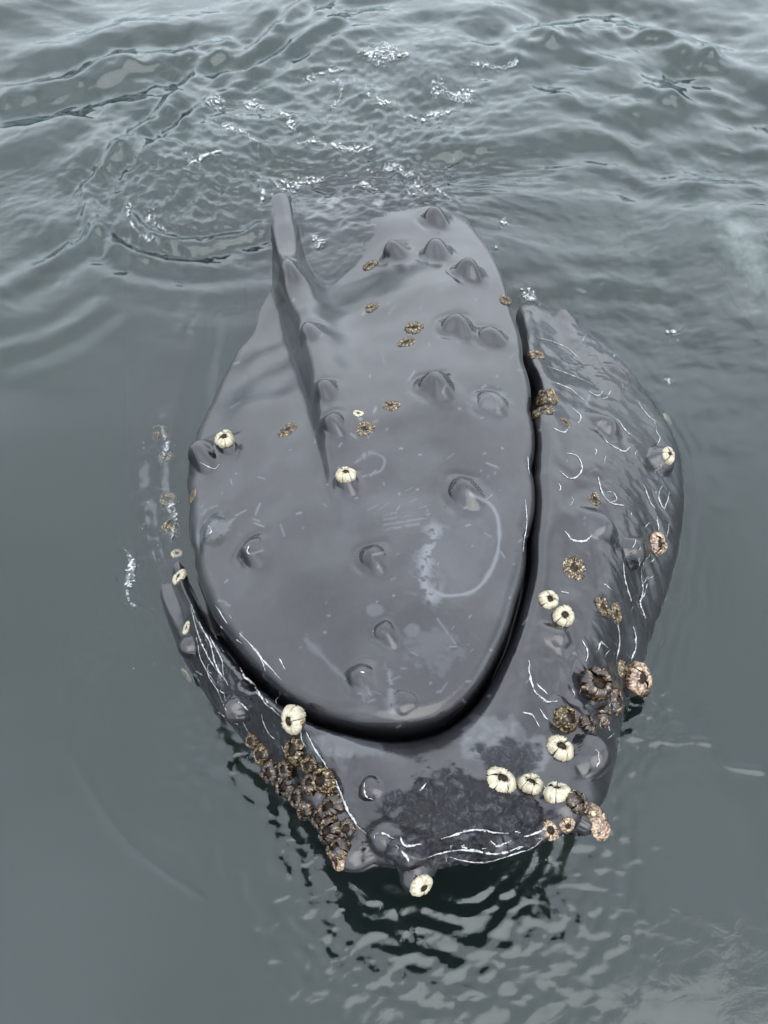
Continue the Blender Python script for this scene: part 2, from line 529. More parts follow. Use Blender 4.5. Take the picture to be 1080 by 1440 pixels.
U, V, D = px_grid()
TOPROWS = NROW - sum(nseg[15:])


def pick(u, v):
    """index of the visible surface point at a photograph pixel"""
    d2 = (U[:TOPROWS] - u) ** 2 + (V[:TOPROWS] - v) ** 2
    m = d2 < 36
    if not m.any():
        return np.unravel_index(np.argmin(d2), d2.shape)
    s = np.where(m, D[:TOPROWS] + d2 * 0.0005, 1e9)
    return np.unravel_index(np.argmin(s), s.shape)


# central ridge of the upper jaw, steep on one flank
Nrm = grid_normals(P)
ridge = np.array([unproject(u, v, z)[:2] for u, v, z in [(390, 283, -.0), (398, 330, .04), (411, 390, .09), (429, 450, .16), (446, 510, .24), (460, 570, .32), (472, 630, .38), (484, 690, .44), (500, 760, .47)]])
X, Y = P[..., 0], P[..., 1]
dd, sg, tt = polydist(X, Y, ridge)
hr = np.interp(tt, [0, .12, .3, .5, .7, .85, 1], [.10, .10, .11, .10, .07, .035, 0])
wl_ = np.interp(tt, [0, .4, 1], [.085, .075, .045])      # steep flank
wr_ = np.interp(tt, [0, .2, .4, 1], [.085, .085, .12, .10])
pw_ = np.interp(tt, [0, .2, .45], [4.0, 3.6, 2.0])
wid = np.where(sg > 0, wr_, wl_)
# which side is the steep one: towards -X
side = np.where(sg * 1.0 > 0, 1, -1)
endc = np.where((tt <= 0) | (tt >= 1), 1.0, 1.0)
prof = np.where(sg > 0, np.exp(-(dd / wid) ** pw_), np.exp(-(dd / wid) ** 4))
mask_top = np.zeros(P.shape[:2]); mask_top[:inner] = 1
dz = hr * prof * mask_top
P[..., 2] += dz
# broad hollows either side of the ridge, faint undulation of the whole skin
P[..., 2] += mask_top * (.010 * fbm(X * 3.1, Y * 3.1, 2, 5)) * smooth(0, .3, RA[None, :] - RR)
body_rows = np.zeros(NROW); body_rows[inner:] = 1
P[..., 2] += body_rows[:, None] * .012 * fbm(X * 4.2, Y * 4.2, 3, 9) * smooth(.02, .12, RR - RB[None, :])
Nrm = grid_normals(P)
U, V, D = px_grid()

PXM = 1 / 420.0     # about one photograph pixel on the head, in metres
# tubercles: pixel, radius px, height (fraction of radius), kind: 0 scale-like (steep far side), 1 round knob
BUMPS = [(404, 372, 22, .75, 0), (433, 462, 22, .85, 0), (456, 545, 21, .85, 0), (467, 592, 20, .85, 0), (487, 676, 19, .95, 0), (524, 782, 23, .85, 0),
         (541, 888, 19, .75, 0), (505, 950, 24, .7, 0), (353, 772, 24, .75, 0), (284, 638, 27, 1.2, 0), (316, 622, 18, .9, 0), (300, 742, 26, .5, 0),
         (612, 538, 28, .9, 0), (642, 455, 26, .9, 0), (690, 470, 23, .75, 0), (690, 562, 25, .7, 0), (652, 690, 28, .9, 0), (553, 350, 21, 1.15, 0), (613, 350, 23, 1.15, 0),
         (657, 376, 22, 1.1, 0), (612, 303, 20, 1.1, 0),
         (846, 742, 30, .8, 2), (855, 595, 24, .7, 2), (870, 518, 18, .6, 0), (930, 645, 22, .8, 1), (893, 775, 22, .8, 1), (785, 895, 22, .7, 2), (790, 1000, 22, .3, 1),
         (330, 998, 20, .95, 1), (263, 910, 17, .9, 1), (505, 1200, 28, 1.25, 1), (543, 1176, 27, 1.15, 1), (583, 1194, 30, 1.3, 1), (590, 1224, 25, 1.0, 1),
         (828, 1066, 31, 1.05, 1), (521, 1108, 17, .7, 1), (597, 1108, 15, .6, 1), (788, 1142, 30, .95, 1), (818, 1158, 24, 1.0, 1), (742, 1140, 22, .7, 1),
         (838, 965, 25, .8, 1), (690, 1190, 22, .5, 1), (345, 968, 18, .6, 1), (570, 985, 18, .3, 1), (893, 955, 22, .7, 1), (478, 1165, 22, .6, 1), (440, 1120, 22, .6, 1)]
for (u, v, rp, hf, kd) in BUMPS:
    i, j = pick(u, v)
    c = P[i, j].copy(); nn = Nrm[i, j].copy()
    dist = D[i, j]
    rad = rp * dist / FPX
    q = P - c
    near = (np.abs(q[..., 0]) < rad * 3.2) & (np.abs(q[..., 1]) < rad * 3.2) & (np.abs(q[..., 2]) < rad * 3.2)
    if kd == 1 or i >= inner:
        pass
    # keep upper and lower jaw apart
    lim = np.zeros(P.shape[:2], bool)
    if i < inner: lim[:inner] = True
    else: lim[inner:] = True
    near &= lim
    qq = q[near]
    hgt = qq @ nn
    ql = qq - hgt[:, None] * nn
    away = np.array([-.5, .87, 0]); away -= nn * (away @ nn); away /= np.linalg.norm(away)
    if kd == 2:
        away = np.array([.85, -.5, 0]); away -= nn * (away @ nn); away /= np.linalg.norm(away)
    side_v = np.cross(nn, away)
    a, b = ql @ away / rad, ql @ side_v / rad
    wob = 1 + .06 * np.sin(np.arctan2(b, a) * 3 + u) + .03 * np.sin(np.arctan2(b, a) * 5 + v)
    if kd == 1:
        d = np.hypot(a, b) * wob
        w = np.where(d < 1, np.sqrt(np.clip(1 - (d * .93) ** 2, 0, 1)), 0) * smooth(1.1, .9, d) + .12 * np.exp(-(d / 1.0) ** 2)
        P[near] += (w * rad * hf)[:, None] * nn
    else:
        an = np.where(a > 0, a, a / 1.8)
        bn = np.where(b > 0, b / .95, b / (1.05 + .08 * np.clip(-a, 0, 1.5)))
        d = np.hypot(an, bn) * wob
        dc = np.hypot(np.where(a > 0, a, a / 1.9), b / .95) * wob
        pw = .62 + .8 * smooth(.15, -.7, a)
        w = .58 * np.clip(1 - (dc / .84) ** 2, 0, 1) ** pw + .42 * (.5 + .5 * np.cos(np.pi * np.clip(d / 1.25, 0, 1)))
        moat = -.10 * np.exp(-((d - 1.25) / .22) ** 2) * smooth(-.6, .4, a + .5 * b)
        P[near] += ((w + moat) * rad * hf * .80)[:, None] * nn
Nrm = grid_normals(P)
U, V, D = px_grid()

# wet, wrinkled skin along the flanks of the lower jaw
fl = np.zeros(P.shape[:2])
fl[inner + 10:TOPROWS] = 1
wr = np.exp(-(((U - 905) / 55) ** 2 + ((V - 760) / 190) ** 2)) + .45 * np.exp(-(((U - 830) / 80) ** 2 + ((V - 500) / 60) ** 2)) \
    + np.exp(-(((U - 840) / 70) ** 2 + ((V - 960) / 80) ** 2)) + np.exp(-(((U - 330) / 80) ** 2 + ((V - 980) / 90) ** 2)) * 1.2 \
    + np.exp(-(((U - 700) / 120) ** 2 + ((V - 1190) / 30) ** 2)) * 1.5 + np.exp(-(((U - 430) / 60) ** 2 + ((V - 1120) / 90) ** 2)) * 1.4
X, Y, Z = P[..., 0], P[..., 1], P[..., 2]
wn1 = 1 - np.abs(fbm(X * 13 + Z * 5, Y * 9 - Z * 6, 3, 21)) * 2
P += (Nrm * (fl * np.clip(wr, 0, 1.3) * .0045 * wn1)[..., None])
wn2 = fbm(X * 46 + Z * 20, Y * 46, 3, 33)
gz = np.exp(-(((U - 660) / 90) ** 2 + ((V - 1130) / 42) ** 2)) * fl
P += Nrm * (fl * (np.clip(wr, 0, 1) * .0022 + gz * .004 + np.exp(-(((U - 680) / 130) ** 2 + ((V - 1195) / 26) ** 2)) * .010) * wn2)[..., None]

# ------------------------------------------------------------------ marks of the skin (scars, grazes)
n1 = fbm(X * 14, Y * 14, 4, 3)
n2 = fbm(X * 40, Y * 40, 3, 4)


def ell(u, v, a, b, soft=.25, nz=.35):
    d = np.hypot((U - u) / a, (V - v) / b) + n1 * nz + n2 * nz * .5
    return smooth(1 + soft, 1 - soft, d)


def line(pts, w, nz=.6, keep=.0):
    d, _, t = polydist(U, V, spline(pts, 6))
    m = np.exp(-(d / (w * (1 + nz * n1))) ** 2)
    if keep: m = m * smooth(-keep, keep, n2 + n1 * .5 + .25)
    return m


pale = np.zeros(P.shape[:2]); dark = np.zeros_like(pale); hair = np.zeros_like(pale)
top = np.zeros_like(pale); top[:inner - 25] = 1
low = np.zeros_like(pale); low[inner + 20:TOPROWS] = 1
pale = np.maximum(pale, .75 * line([(662, 695), (692, 712), (702, 745), (696, 790), (670, 828), (630, 838), (604, 828)], 2.6) * top)
pale = np.maximum(pale, .8 * line([(612, 750), (598, 790), (598, 825), (606, 838)], 11, .9, .25) * top)
pale = np.maximum(pale, .17 * ell(648, 775, 42, 55, .6) * top)
pale = np.maximum(pale, .5 * line([(500, 650), (520, 637), (540, 645), (535, 662), (510, 670)], 1.5) * top)
pale = np.maximum(pale, .28 * ell(528, 858, 11, 8) * top)
pale = np.maximum(pale, .28 * ell(580, 886, 11, 10) * top)
pale = np.maximum(pale, .2 * ell(612, 915, 32, 26, .4, .7) * top)
pale = np.maximum(pale, .5 * line([(545, 930), (550, 970), (553, 1000)], 5, .9, .2) * top)
pale = np.maximum(pale, .5 * line([(615, 870), (640, 905)], 1.6) * top)
pale = np.maximum(pale, .35 * ell(690, 565, 22, 12) * top)
pale = np.maximum(pale, .4 * ell(297, 742, 20, 22, .3, .7) * top)
for k_ in range(4):
    pale = np.maximum(pale, .35 * line([(540, 724 + k_ * 7), (575, 718 + k_ * 7), (600, 712 + k_ * 8)], 1.6, 1, .3) * top)
pale = np.maximum(pale, .30 * line([(430, 900), (470, 940), (510, 975)], 4, .9) * top)
# small pale nicks and scrapes all over
for k_ in range(170):
    u0, v0 = (random.uniform(290, 740), random.uniform(420, 1000)) if k_ % 3 else (random.uniform(500, 900), random.uniform(560, 1120))
    a_ = random.gauss(-.5, .7); L_ = random.choice([1.5, 2, 3, 6, 10, 16])
    m_ = (np.abs(U - u0) < 22) & (np.abs(V - v0) < 22)
    d_, _, _ = polydist(U[m_], V[m_], np.array([(u0, v0), (u0 + L_ * math.cos(a_), v0 + L_ * math.sin(a_))]))
    pale[m_] = np.maximum(pale[m_], random.uniform(.2, .75) * np.exp(-(d_ / random.uniform(.9, 1.7)) ** 2))
# soft cloudy mottling of old skin
pale = np.maximum(pale, (.10 * smooth(-.3, .9, fbm(X * 5, Y * 5, 3, 8))) * (top + low))
pale = np.maximum(pale, .5 * ell(680, 1042, 34, 32, .14, .25) * low * (.6 + .6 * np.clip(n2 + .2, 0, 1)))
pale = np.maximum(pale, .45 * ell(722, 1036, 22, 24, .14, .35) * low * (.6 + .6 * np.clip(n2 + .2, 0, 1)))
pale = np.maximum(pale, .45 * ell(755, 1060, 18, 26, .2, .4) * low)
pale = np.maximum(pale, .35 * ell(480, 1050, 60, 16, .2, .3) * low)
dark = np.maximum(dark, ell(655, 1150, 118, 62, .12, .42) * low)
dark = np.maximum(dark, .85 * ell(715, 1065, 42, 26, .2, .4) * low)
hair = np.maximum(hair, .8 * line([(300, 790), (330, 775), (340, 735), (350, 725), (368, 760)], 1.3, .3) * top)
hair = np.maximum(hair, .7 * line([(338, 828), (400, 838), (440, 860), (480, 900), (500, 935)], 1.3, .3) * top)
hair = np.maximum(hair, .8 * line([(338, 828), (345, 800), (352, 792)], 1.2, .3) * top)
hair = np.maximum(hair, .8 * line([(383, 470), (395, 520), (402, 540), (412, 545), (418, 550), (424, 558), (430, 560)], 1.4, .3) * top)
hair = np.maximum(hair, .8 * line([(425, 565), (440, 600), (452, 640), (462, 650)], 1.4, .3) * top)
hair = np.maximum(hair, .6 * line([(335, 600), (333, 550), (338, 510), (365, 480)], 1.6, .5) * top)
hair = np.maximum(hair, .5 * line([(310, 610), (318, 680), (322, 700), (310, 725)], 1.4, .5) * top)

# ------------------------------------------------------------------ whale objects
idx = np.arange(NROW * NT).reshape(NROW, NT)
q = np.stack([idx[:-1], idx[1:], np.roll(idx, -1, 1)[1:], np.roll(idx, -1, 1)[:-1]], axis=-1).reshape(-1, 4)
verts = P.reshape(-1, 3)
cap0, cap1 = len(verts), len(verts) + 1
verts = np.vstack([verts, P[0].mean(0), P[-1].mean(0)])
nx = np.roll(np.arange(NT), -1)
tris = np.vstack([np.stack([np.full(NT, cap0), idx[0], idx[0][nx]], 1), np.stack([np.full(NT, cap1), idx[-1][nx], idx[-1]], 1)])
base = Vector((float(C0[0]), float(C0[1]), -2.0))
body_me = mesh_from('body', verts - np.array(base), q, tris)
attr = body_me.color_attributes.new('mark', 'FLOAT_COLOR', 'POINT')
col = np.ones((len(verts), 4), np.float32)
col[:NROW * NT, 0] = pale.ravel(); col[:NROW * NT, 1] = dark.ravel(); col[:NROW * NT, 2] = hair.ravel()
col[NROW * NT:, :3] = 0
attr.data.foreach_set('color', col.ravel())
whale = bpy.data.objects.new('humpback_whale', None)
scene.collection.objects.link(whale)
whale.location = base
whale['label'] = 'huge dark grey humpback whale raising its knobbly head out of the sea'
whale['category'] = 'whale'
body = link('body', body_me, SK, whale)


def fin(pts, zs, width, name_label):
    """long flipper below the surface: centre line in photograph pixels with depth, widths in m"""
    c = np.array([unproject(u, v, z) for (u, v), z in zip(pts, zs)])
    n = 40
    t0 = np.linspace(0, 1, len(c)); t = np.linspace(0, 1, n)
    cl = np.stack([np.interp(t, t0, c[:, k_]) for k_ in range(3)], 1)
    for _ in range(6):
        cl[1:-1] = (cl[:-2] + 2 * cl[1:-1] + cl[2:]) / 4
    w = np.interp(t, np.linspace(0, 1, len(width)), width)
    tan = np.gradient(cl, axis=0); tan /= np.linalg.norm(tan, axis=1, keepdims=True)
    sd = np.cross(tan, [0, 0, 1]); sd /= np.linalg.norm(sd, axis=1, keepdims=True)
    nr = np.cross(sd, tan)
    m = 20
    a = np.linspace(0, 2 * np.pi, m, endpoint=False)
    lump = 1 + .16 * np.sin(t * 34)[:, None] * (np.cos(a)[None] > .3)      # knobbly leading edge
    V3 = cl[:, None] + (w[:, None] * np.cos(a)[None] * lump)[..., None] * sd[:, None] + (w[:, None] * .16 * np.sin(a)[None])[..., None] * nr[:, None]
    ii = np.arange(n * m).reshape(n, m)
    qd = np.stack([ii[:-1], np.roll(ii, -1, 1)[:-1], np.roll(ii, -1, 1)[1:], ii[1:]], -1).reshape(-1, 4)
    vv = np.vstack([V3.reshape(-1, 3), cl[0], cl[-1]])
    j = np.roll(np.arange(m), -1)
    tr = np.vstack([np.stack([np.full(m, n * m), ii[0][j], ii[0]], 1), np.stack([np.full(m, n * m + 1), ii[-1], ii[-1][j]], 1)])
    fm = mesh_from('pectoral_fin', vv - np.array(base), qd, tr)
    ed = np.r_[(1 - np.abs(np.cos(a))[None] ** 1.5 * np.ones((n, 1))).ravel() * np.repeat(np.sin(np.pi * np.clip(t, 0, 1)), m), 0, 0]
    fm.attributes.new('body', 'FLOAT', 'POINT').data.foreach_set('value', ed.astype(np.float32))
    o = link('pectoral_fin', fm, FIN, whale)
    o['label'] = name_label
    return o


fin([(860, 300), (950, 275), (1022, 300), (1062, 380), (1130, 560)], [-.95, -.65, -.30, -.26, -.6], [.14, .16, .14, .17, .12], 'pale green white flipper glimmering under water')
fin([(300, 640), (200, 800), (120, 960), (110, 1120)], [-1.2, -1.1, -1.1, -1.2], [.2, .2, .15, .1], 'faint pale flipper deep under water')

# ------------------------------------------------------------------ sea
def to_xy(pts, z=0.0):
    return np.array([unproject(u, v, z)[:2] for u, v in pts])


CREST = [  # polyline px, half width m, height m
    ([(480, -40), (420, 10), (350, 75), (290, 85), (235, 160), (170, 215), (122, 265), (125, 300), (160, 350), (240, 375), (330, 378), (370, 365)], .05, .016),
    ([(-20, 130), (60, 125), (180, 95), (270, 75), (350, 55)], .10, .030),
    ([(240, 205), (290, 155), (350, 110), (420, 60), (500, 20)], .045, .012),
    ([(700, 95), (760, 70), (830, 45), (900, 50), (960, 70), (1030, 95)], .14, .036),
    ([(180, 300), (200, 330), (260, 345), (340, 335), (380, 310)], .04, .014),
    ([(840, 175), (900, 150), (980, 140), (1090, 170)], .12, .02),
    ([(-10, 420), (60, 370), (120, 340), (150, 310)], .06, .012),
    ([(-10, 500), (80, 470), (160, 420)], .05, .007),
    ([(90, 1040), (110, 1080), (140, 1130), (180, 1185), (230, 1225), (300, 1272)], .009, .0026),
    ([(80, 900), (88, 960), (90, 1030)], .010, .001),
    ([(870, 1030), (930, 1042), (1000, 1045), (1020, 1075), (1090, 1085)], .014, .0025),
    ([(1005, 990), (985, 1000), (1000, 1040)], .012, .0015),
    ([(760, 690 - 440), (850, 235), (960, 260), (1080, 250)], .07, .010),
    ([(700, 420), (830, 400), (960, 410)], .05, .006),
]
crest_xy = [(to_xy(spline(p, 8)), w, h) for p, w, h in CREST]
chin = unproject(610, 1200, 0)
p_tur = unproject(470, 190, 0)
p_tl = unproject(230, 290, 0)
p_rt = unproject(900, 120, 0)
p_bl = unproject(600, 255, 0)


# waterline of the head, as a radius round its centre
RWL = []
for j in range(NT):
    k_ = np.nonzero(P[:, j, 2] > 0)[0]
    RWL.append(math.hypot(*(P[k_[-1], j, :2] - C0[:2])) if len(k_) else .1)
RW = np.array(RWL)


def sea(x, y):
    wx = x + .35 * noise2(x * .7, y * .7, 41); wy = y + .35 * noise2(x * .7 + 9, y * .7, 42)
    up = smooth(.6, 2.6, y + .25 * np.abs(x))
    fade = smooth(60, 12, np.hypot(x, y))
    h = .055 * fbm(wx * .75, wy * 1.15, 3, 51) * (.12 + up)
    h += .011 * (.5 - np.abs(noise2(wx * 2.0 + 3, wy * 3.0, 52))) * (.05 + up)
    h += .005 * fbm(wx * 4.0, wy * 6.5, 4, 53, .55) * (.03 + up * .9)
    tur = np.exp(-(((x - p_tur[0]) / 1.2) ** 2 + ((y - p_tur[1]) / .85) ** 2)) + .8 * np.exp(-(((x - p_tl[0]) / .55) ** 2 + ((y - p_tl[1]) / .4) ** 2)) \
        + .7 * np.exp(-(((x - p_bl[0]) / .3) ** 2 + ((y - p_bl[1]) / .22) ** 2))
    h += .95 * tur * (.022 * (.5 - np.abs(fbm(wx * 4.5, wy * 6.0, 3, 54))) + .007 * fbm(wx * 16, wy * 20, 3, 55))
    h += .006 * np.exp(-(((x - 1.4) / .9) ** 2 + ((y - 1.3) / 1.0) ** 2)) * fbm(wx * 5, wy * 7, 3, 56)
    for p, w, hh in crest_xy:
        x0, x1, y0, y1 = p[:, 0].min() - .5, p[:, 0].max() + .5, p[:, 1].min() - .5, p[:, 1].max() + .5
        m = (x > x0) & (x < x1) & (y > y0) & (y < y1)
        if not m.any():
            continue
        d, s_, t = polydist(x[m], y[m], p)
        jit = 1 + .5 * noise2(x[m] * 9, y[m] * 9, 60)
        bump_ = (np.exp(-(d / w) ** 2) - (.5 * np.exp(-((d - 1.8 * w) / w) ** 2) - .25 * np.exp(-((d - 3.4 * w) / w) ** 2)) * (w > .03))
        h[m] += 1.35 * hh * jit * smooth(0, .08, t) * smooth(1, .9, t) * bump_
    # small chop lapping round the chin and the jaw
    dc = np.hypot((x - chin[0]) / 1.0, (y - chin[1] - .08) / .9)
    lap = np.exp(-(dc / .60) ** 3)
    ch2 = unproject(890, 1010, 0); ch3 = unproject(330, 1050, 0); ch4 = unproject(215, 720, 0)
    lap2 = np.exp(-(np.hypot(x - ch2[0], y - ch2[1]) / .17) ** 2) + .8 * np.exp(-(np.hypot(x - ch3[0], y - ch3[1]) / .22) ** 2) + .7 * np.exp(-((x - ch4[0]) / .12) ** 2 - ((y - ch4[1]) / .4) ** 2)
    rr_ = np.hypot(x - chin[0], y - chin[1] - .15)
    h += lap * (.0013 * np.sin(rr_ * 95 + 5 * noise2(x * 5, y * 5, 70)) * smooth(.15, .4, rr_) + .005 * fbm(x * 15, y * 21, 4, 71) * (.25 + .85 * smooth(.22, .6, rr_)))
    # ripples hugging the skin
    tb = np.arctan2(y - C0[1], x - C0[0]); dw = np.hypot(x - C0[0], y - C0[1]) - np.interp(tb, TH, RW, period=2 * np.pi)
    h += .0022 * np.cos(dw * 120 + 3 * noise2(x * 6, y * 6, 80)) * np.exp(-np.abs(dw) / .10) * np.clip(.4 + 1.5 * noise2(x * 4, y * 4, 81), 0, 1)
    h += lap2 * .006 * fbm(x * 18, y * 22, 3, 72)
    return h * fade


def axis(lo, hi, step, n_out, far_):
    core = np.arange(lo, hi + step / 2, step)
    g = np.geomspace(step * 1.5, far_, n_out)
    return np.r_[(lo - g)[::-1], core, hi + g]


xs = axis(-2.9, 2.9, .0095, 45, 400)
ys = np.r_[axis(-1.7, 2.2, .0075, 45, 400)]
ys = np.r_[ys[ys < 2.2], np.arange(2.2, 6.4, .016), 6.4 + np.geomspace(.03, 400, 45)]
GX, GY = np.meshgrid(xs, ys)
GZ = sea(GX, GY)
nyy, nxx = GX.shape
wv = np.stack([GX, GY, GZ], -1).reshape(-1, 3)
ii = np.arange(nyy * nxx).reshape(nyy, nxx)
wq = np.stack([ii[:-1, :-1], ii[:-1, 1:], ii[1:, 1:], ii[1:, :-1]], -1).reshape(-1, 4)
bz = -12.0
border = np.r_[ii[0, :], ii[1:, -1], ii[-1, -2::-1], ii[-2:0:-1, 0]]
nb = len(border)
bot = wv[border].copy(); bot[:, 2] = bz
b0 = len(wv)
wv = np.vstack([wv, bot, [[0, 2, bz]]])
k0 = np.arange(nb); k1 = np.roll(k0, -1)
sq = np.stack([border[k0], b0 + k0, b0 + k1, border[k1]], -1)
wt = np.stack([np.full(nb, b0 + nb), b0 + k1, b0 + k0], -1)
sea_o = link('water', mesh_from('water', wv, np.vstack([wq, sq]), wt), WATER)
sea_o['kind'] = 'structure'

# ------------------------------------------------------------------ foam on the water
fv, ff = [], []


def fleck(x, y, r, hgt=.5):
    n = 9
    z = float(sea(np.array([x]), np.array([y]))[0])
    b_ = len(fv)
    ph = random.random() * 6.28
    st = random.uniform(.55, 1.0)
    ca, sa = math.cos(ph), math.sin(ph)
    ring1 = [r * random.uniform(.7, 1.25) for _ in range(n)]
    for sc, zz in ((1.0, -.004), (.8, r * hgt * .55), (.45, r * hgt * .9)):
        for k_ in range(n):
            a = 6.28318 * k_ / n
            px_, py_ = ring1[k_] * sc * math.cos(a), ring1[k_] * sc * st * math.sin(a)
            fv.append((x + px_ * ca - py_ * sa, y + px_ * sa + py_ * ca, z + zz + random.uniform(-.1, .1) * r * .3))
    fv.append((x, y, z + r * hgt))
    for lv in range(2):
        for k_ in range(n):
            a, b = b_ + lv * n + k_, b_ + lv * n + (k_ + 1) % n
            ff.append((a, b, b + n)); ff.append((a, b + n, a + n))
    for k_ in range(n):
        ff.append((b_ + 2 * n + k_, b_ + 2 * n + (k_ + 1) % n, b_ + 3 * n))


def foam_line(pts, count, spread, r0, r1):
    s = spline(pts, 10)
    for _ in range(count):
        p = s[random.randrange(len(s))]
        u, v = p[0] + random.gauss(0, spread), p[1] + random.gauss(0, spread * .6)
        c = unproject(u, v, 0)
        fleck(c[0], c[1], random.uniform(r0, r1) if random.random() < .8 else r1 * random.uniform(1, 1.5))


FOAM_LINES = [([(378, 160), (400, 165), (412, 185), (418, 192)], 60, 3, .004, .011), ([(470, 100), (474, 112), (480, 130), (468, 150), (452, 165)], 75, 3, .004, .012),
              ([(505, 130), (525, 142), (545, 148), (560, 145)], 45, 3.5, .004, .010), ([(520, 243), (545, 238), (570, 245), (590, 250), (600, 262)], 120, 3, .004, .012),
              ([(205, 300), (212, 312), (225, 322), (240, 326)], 55, 3.5, .004, .010), ([(360, 255), (385, 258), (400, 262), (440, 252), (500, 250)], 60, 5, .003, .008),
              ([(330, 140), (360, 150), (380, 155)], 15, 6, .003, .007), ([(590, 120), (620, 130), (650, 140), (690, 120)], 35, 8, .003, .008), ([(480, 75), (540, 78), (600, 85)], 25, 9, .003, .008),
              ([(430, 320), (450, 345), (455, 350)], 22, 5, .003, .008), ([(700, 315), (715, 320)], 12, 4, .003, .008), ([(694, 355), (700, 358)], 10, 3, .003, .007), ([(725, 408), (760, 430)], 25, 5, .003, .007),
              ([(930, 460), (950, 468), (962, 470)], 14, 4, .003, .008), ([(935, 530), (943, 545)], 10, 2, .003, .008),
              ([(290, 160), (300, 150), (330, 145)], 18, 6, .003, .007), ([(570, 255), (590, 275), (605, 270)], 40, 7, .003, .007)]
fa = []


def foam_ribbon(pts, width):
    p = spline(pts, 14)
    n, m = len(p), 9
    tg = np.gradient(p, axis=0); tg /= np.linalg.norm(tg, axis=1, keepdims=True)
    nr = np.stack([-tg[:, 1], tg[:, 0]], 1)
    b_ = len(fv)
    pos = []
    for i_ in range(n):
        t = i_ / (n - 1)
        ww = width * (.35 + .65 * math.sin(math.pi * t)) * (1 + .5 * math.sin(t * 11 + pts[0][0]))
        for k_ in range(m):
            q_ = k_ / (m - 1) * 2 - 1
            c = unproject(*(p[i_] + nr[i_] * q_ * ww), 0)
            pos.append(c[:2]); fa.append((1 - q_ * q_) * min(1, 5 * t, 5 * (1 - t)))
    pos = np.array(pos)
    zz = sea(pos[:, 0], pos[:, 1]) + .003 + .004 * np.clip(np.array(fa[-n * m:]), 0, 1)
    fv.extend([(a[0], a[1], c) for a, c in zip(pos, zz)])
    for i_ in range(n - 1):
        for k_ in range(m - 1):
            a = b_ + i_ * m + k_
            ff.append((a, a + 1, a + m + 1)); ff.append((a, a + m + 1, a + m))


for pts, cnt, spread, r0, r1 in FOAM_LINES:
    foam_ribbon(pts, 6 + spread * 2.4)
    foam_line(pts, int(cnt * .25), spread * 1.6, r0 * .45, r1 * .45)
    fa.extend([1.0] * (len(fv) - len(fa)))
for pts, wd in [([(300, 170), (320, 190), (350, 200), (380, 230)], 9), ([(250, 250), (290, 235), (330, 225)], 8), ([(420, 120), (450, 100), (500, 95)], 8), ([(560, 160), (600, 165), (660, 150)], 8),
                ([(200, 270), (180, 300), (200, 335), (250, 350)], 6), ([(390, 215), (440, 205), (500, 215), (560, 205)], 9), ([(640, 90), (700, 100), (740, 95)], 7), ([(360, 250), (370, 275), (362, 300)], 7),
                ([(600, 262), (625, 280), (640, 300)], 6), ([(480, 270), (510, 262), (545, 268)], 6), ([(222, 590), (234, 625), (224, 660)], 8), ([(230, 690), (246, 730), (236, 770)], 9), ([(160, 760), (185, 790), (180, 840), (215, 870)], 10)]:
    foam_ribbon(pts, wd * 1.3)
for _ in range(110):
    u, v = random.gauss(480, 130), random.gauss(190, 75)
    if v < 20 or (560 < u < 700 and v > 270): continue
    c = unproject(u, v, 0)
    fleck(c[0], c[1], random.uniform(.0015, .004))
for _ in range(40):       # froth over the drowned edge of the jaw
    u, v = random.gauss(222, 22), random.uniform(590, 960)
    c = unproject(u, v, 0)
    fleck(c[0], c[1], random.uniform(.0015, .0035))
fa.extend([1.0] * (len(fv) - len(fa)))
foam_me = mesh_from('sea_foam', np.array(fv), None, np.array(ff))
at_ = foam_me.attributes.new('body', 'FLOAT', 'POINT'); at_.data.foreach_set('value', np.array(fa, np.float32))
fo = link('sea_foam', foam_me, FOAM)
fo['kind'] = 'stuff'
fo['label'] = 'white foam flecks and froth floating on the grey sea'
fo['category'] = 'foam'

# ------------------------------------------------------------------ sky highlights on the wet skin, put in as white ribbons
sv, sf, sa = [], [], []
Nrm = grid_normals(P)
U, V, D = px_grid()


def surf(u, v):
    i, j = pick(u, v)
    return P[i, j], Nrm[i, j]


def glint_ribbon(pts, w):
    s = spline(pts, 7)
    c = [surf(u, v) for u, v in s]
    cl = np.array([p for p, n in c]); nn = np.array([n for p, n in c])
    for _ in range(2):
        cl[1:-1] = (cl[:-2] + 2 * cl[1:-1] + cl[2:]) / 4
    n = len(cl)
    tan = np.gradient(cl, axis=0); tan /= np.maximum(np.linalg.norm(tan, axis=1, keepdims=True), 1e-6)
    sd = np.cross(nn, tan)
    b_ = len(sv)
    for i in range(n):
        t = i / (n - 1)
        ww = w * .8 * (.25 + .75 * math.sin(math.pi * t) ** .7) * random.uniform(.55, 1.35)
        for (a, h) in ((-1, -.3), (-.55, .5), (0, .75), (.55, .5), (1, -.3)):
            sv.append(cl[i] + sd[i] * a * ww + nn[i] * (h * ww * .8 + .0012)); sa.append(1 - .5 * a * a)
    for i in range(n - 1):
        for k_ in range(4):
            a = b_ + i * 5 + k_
            sf.append((a, a + 1, a + 6, a + 5))


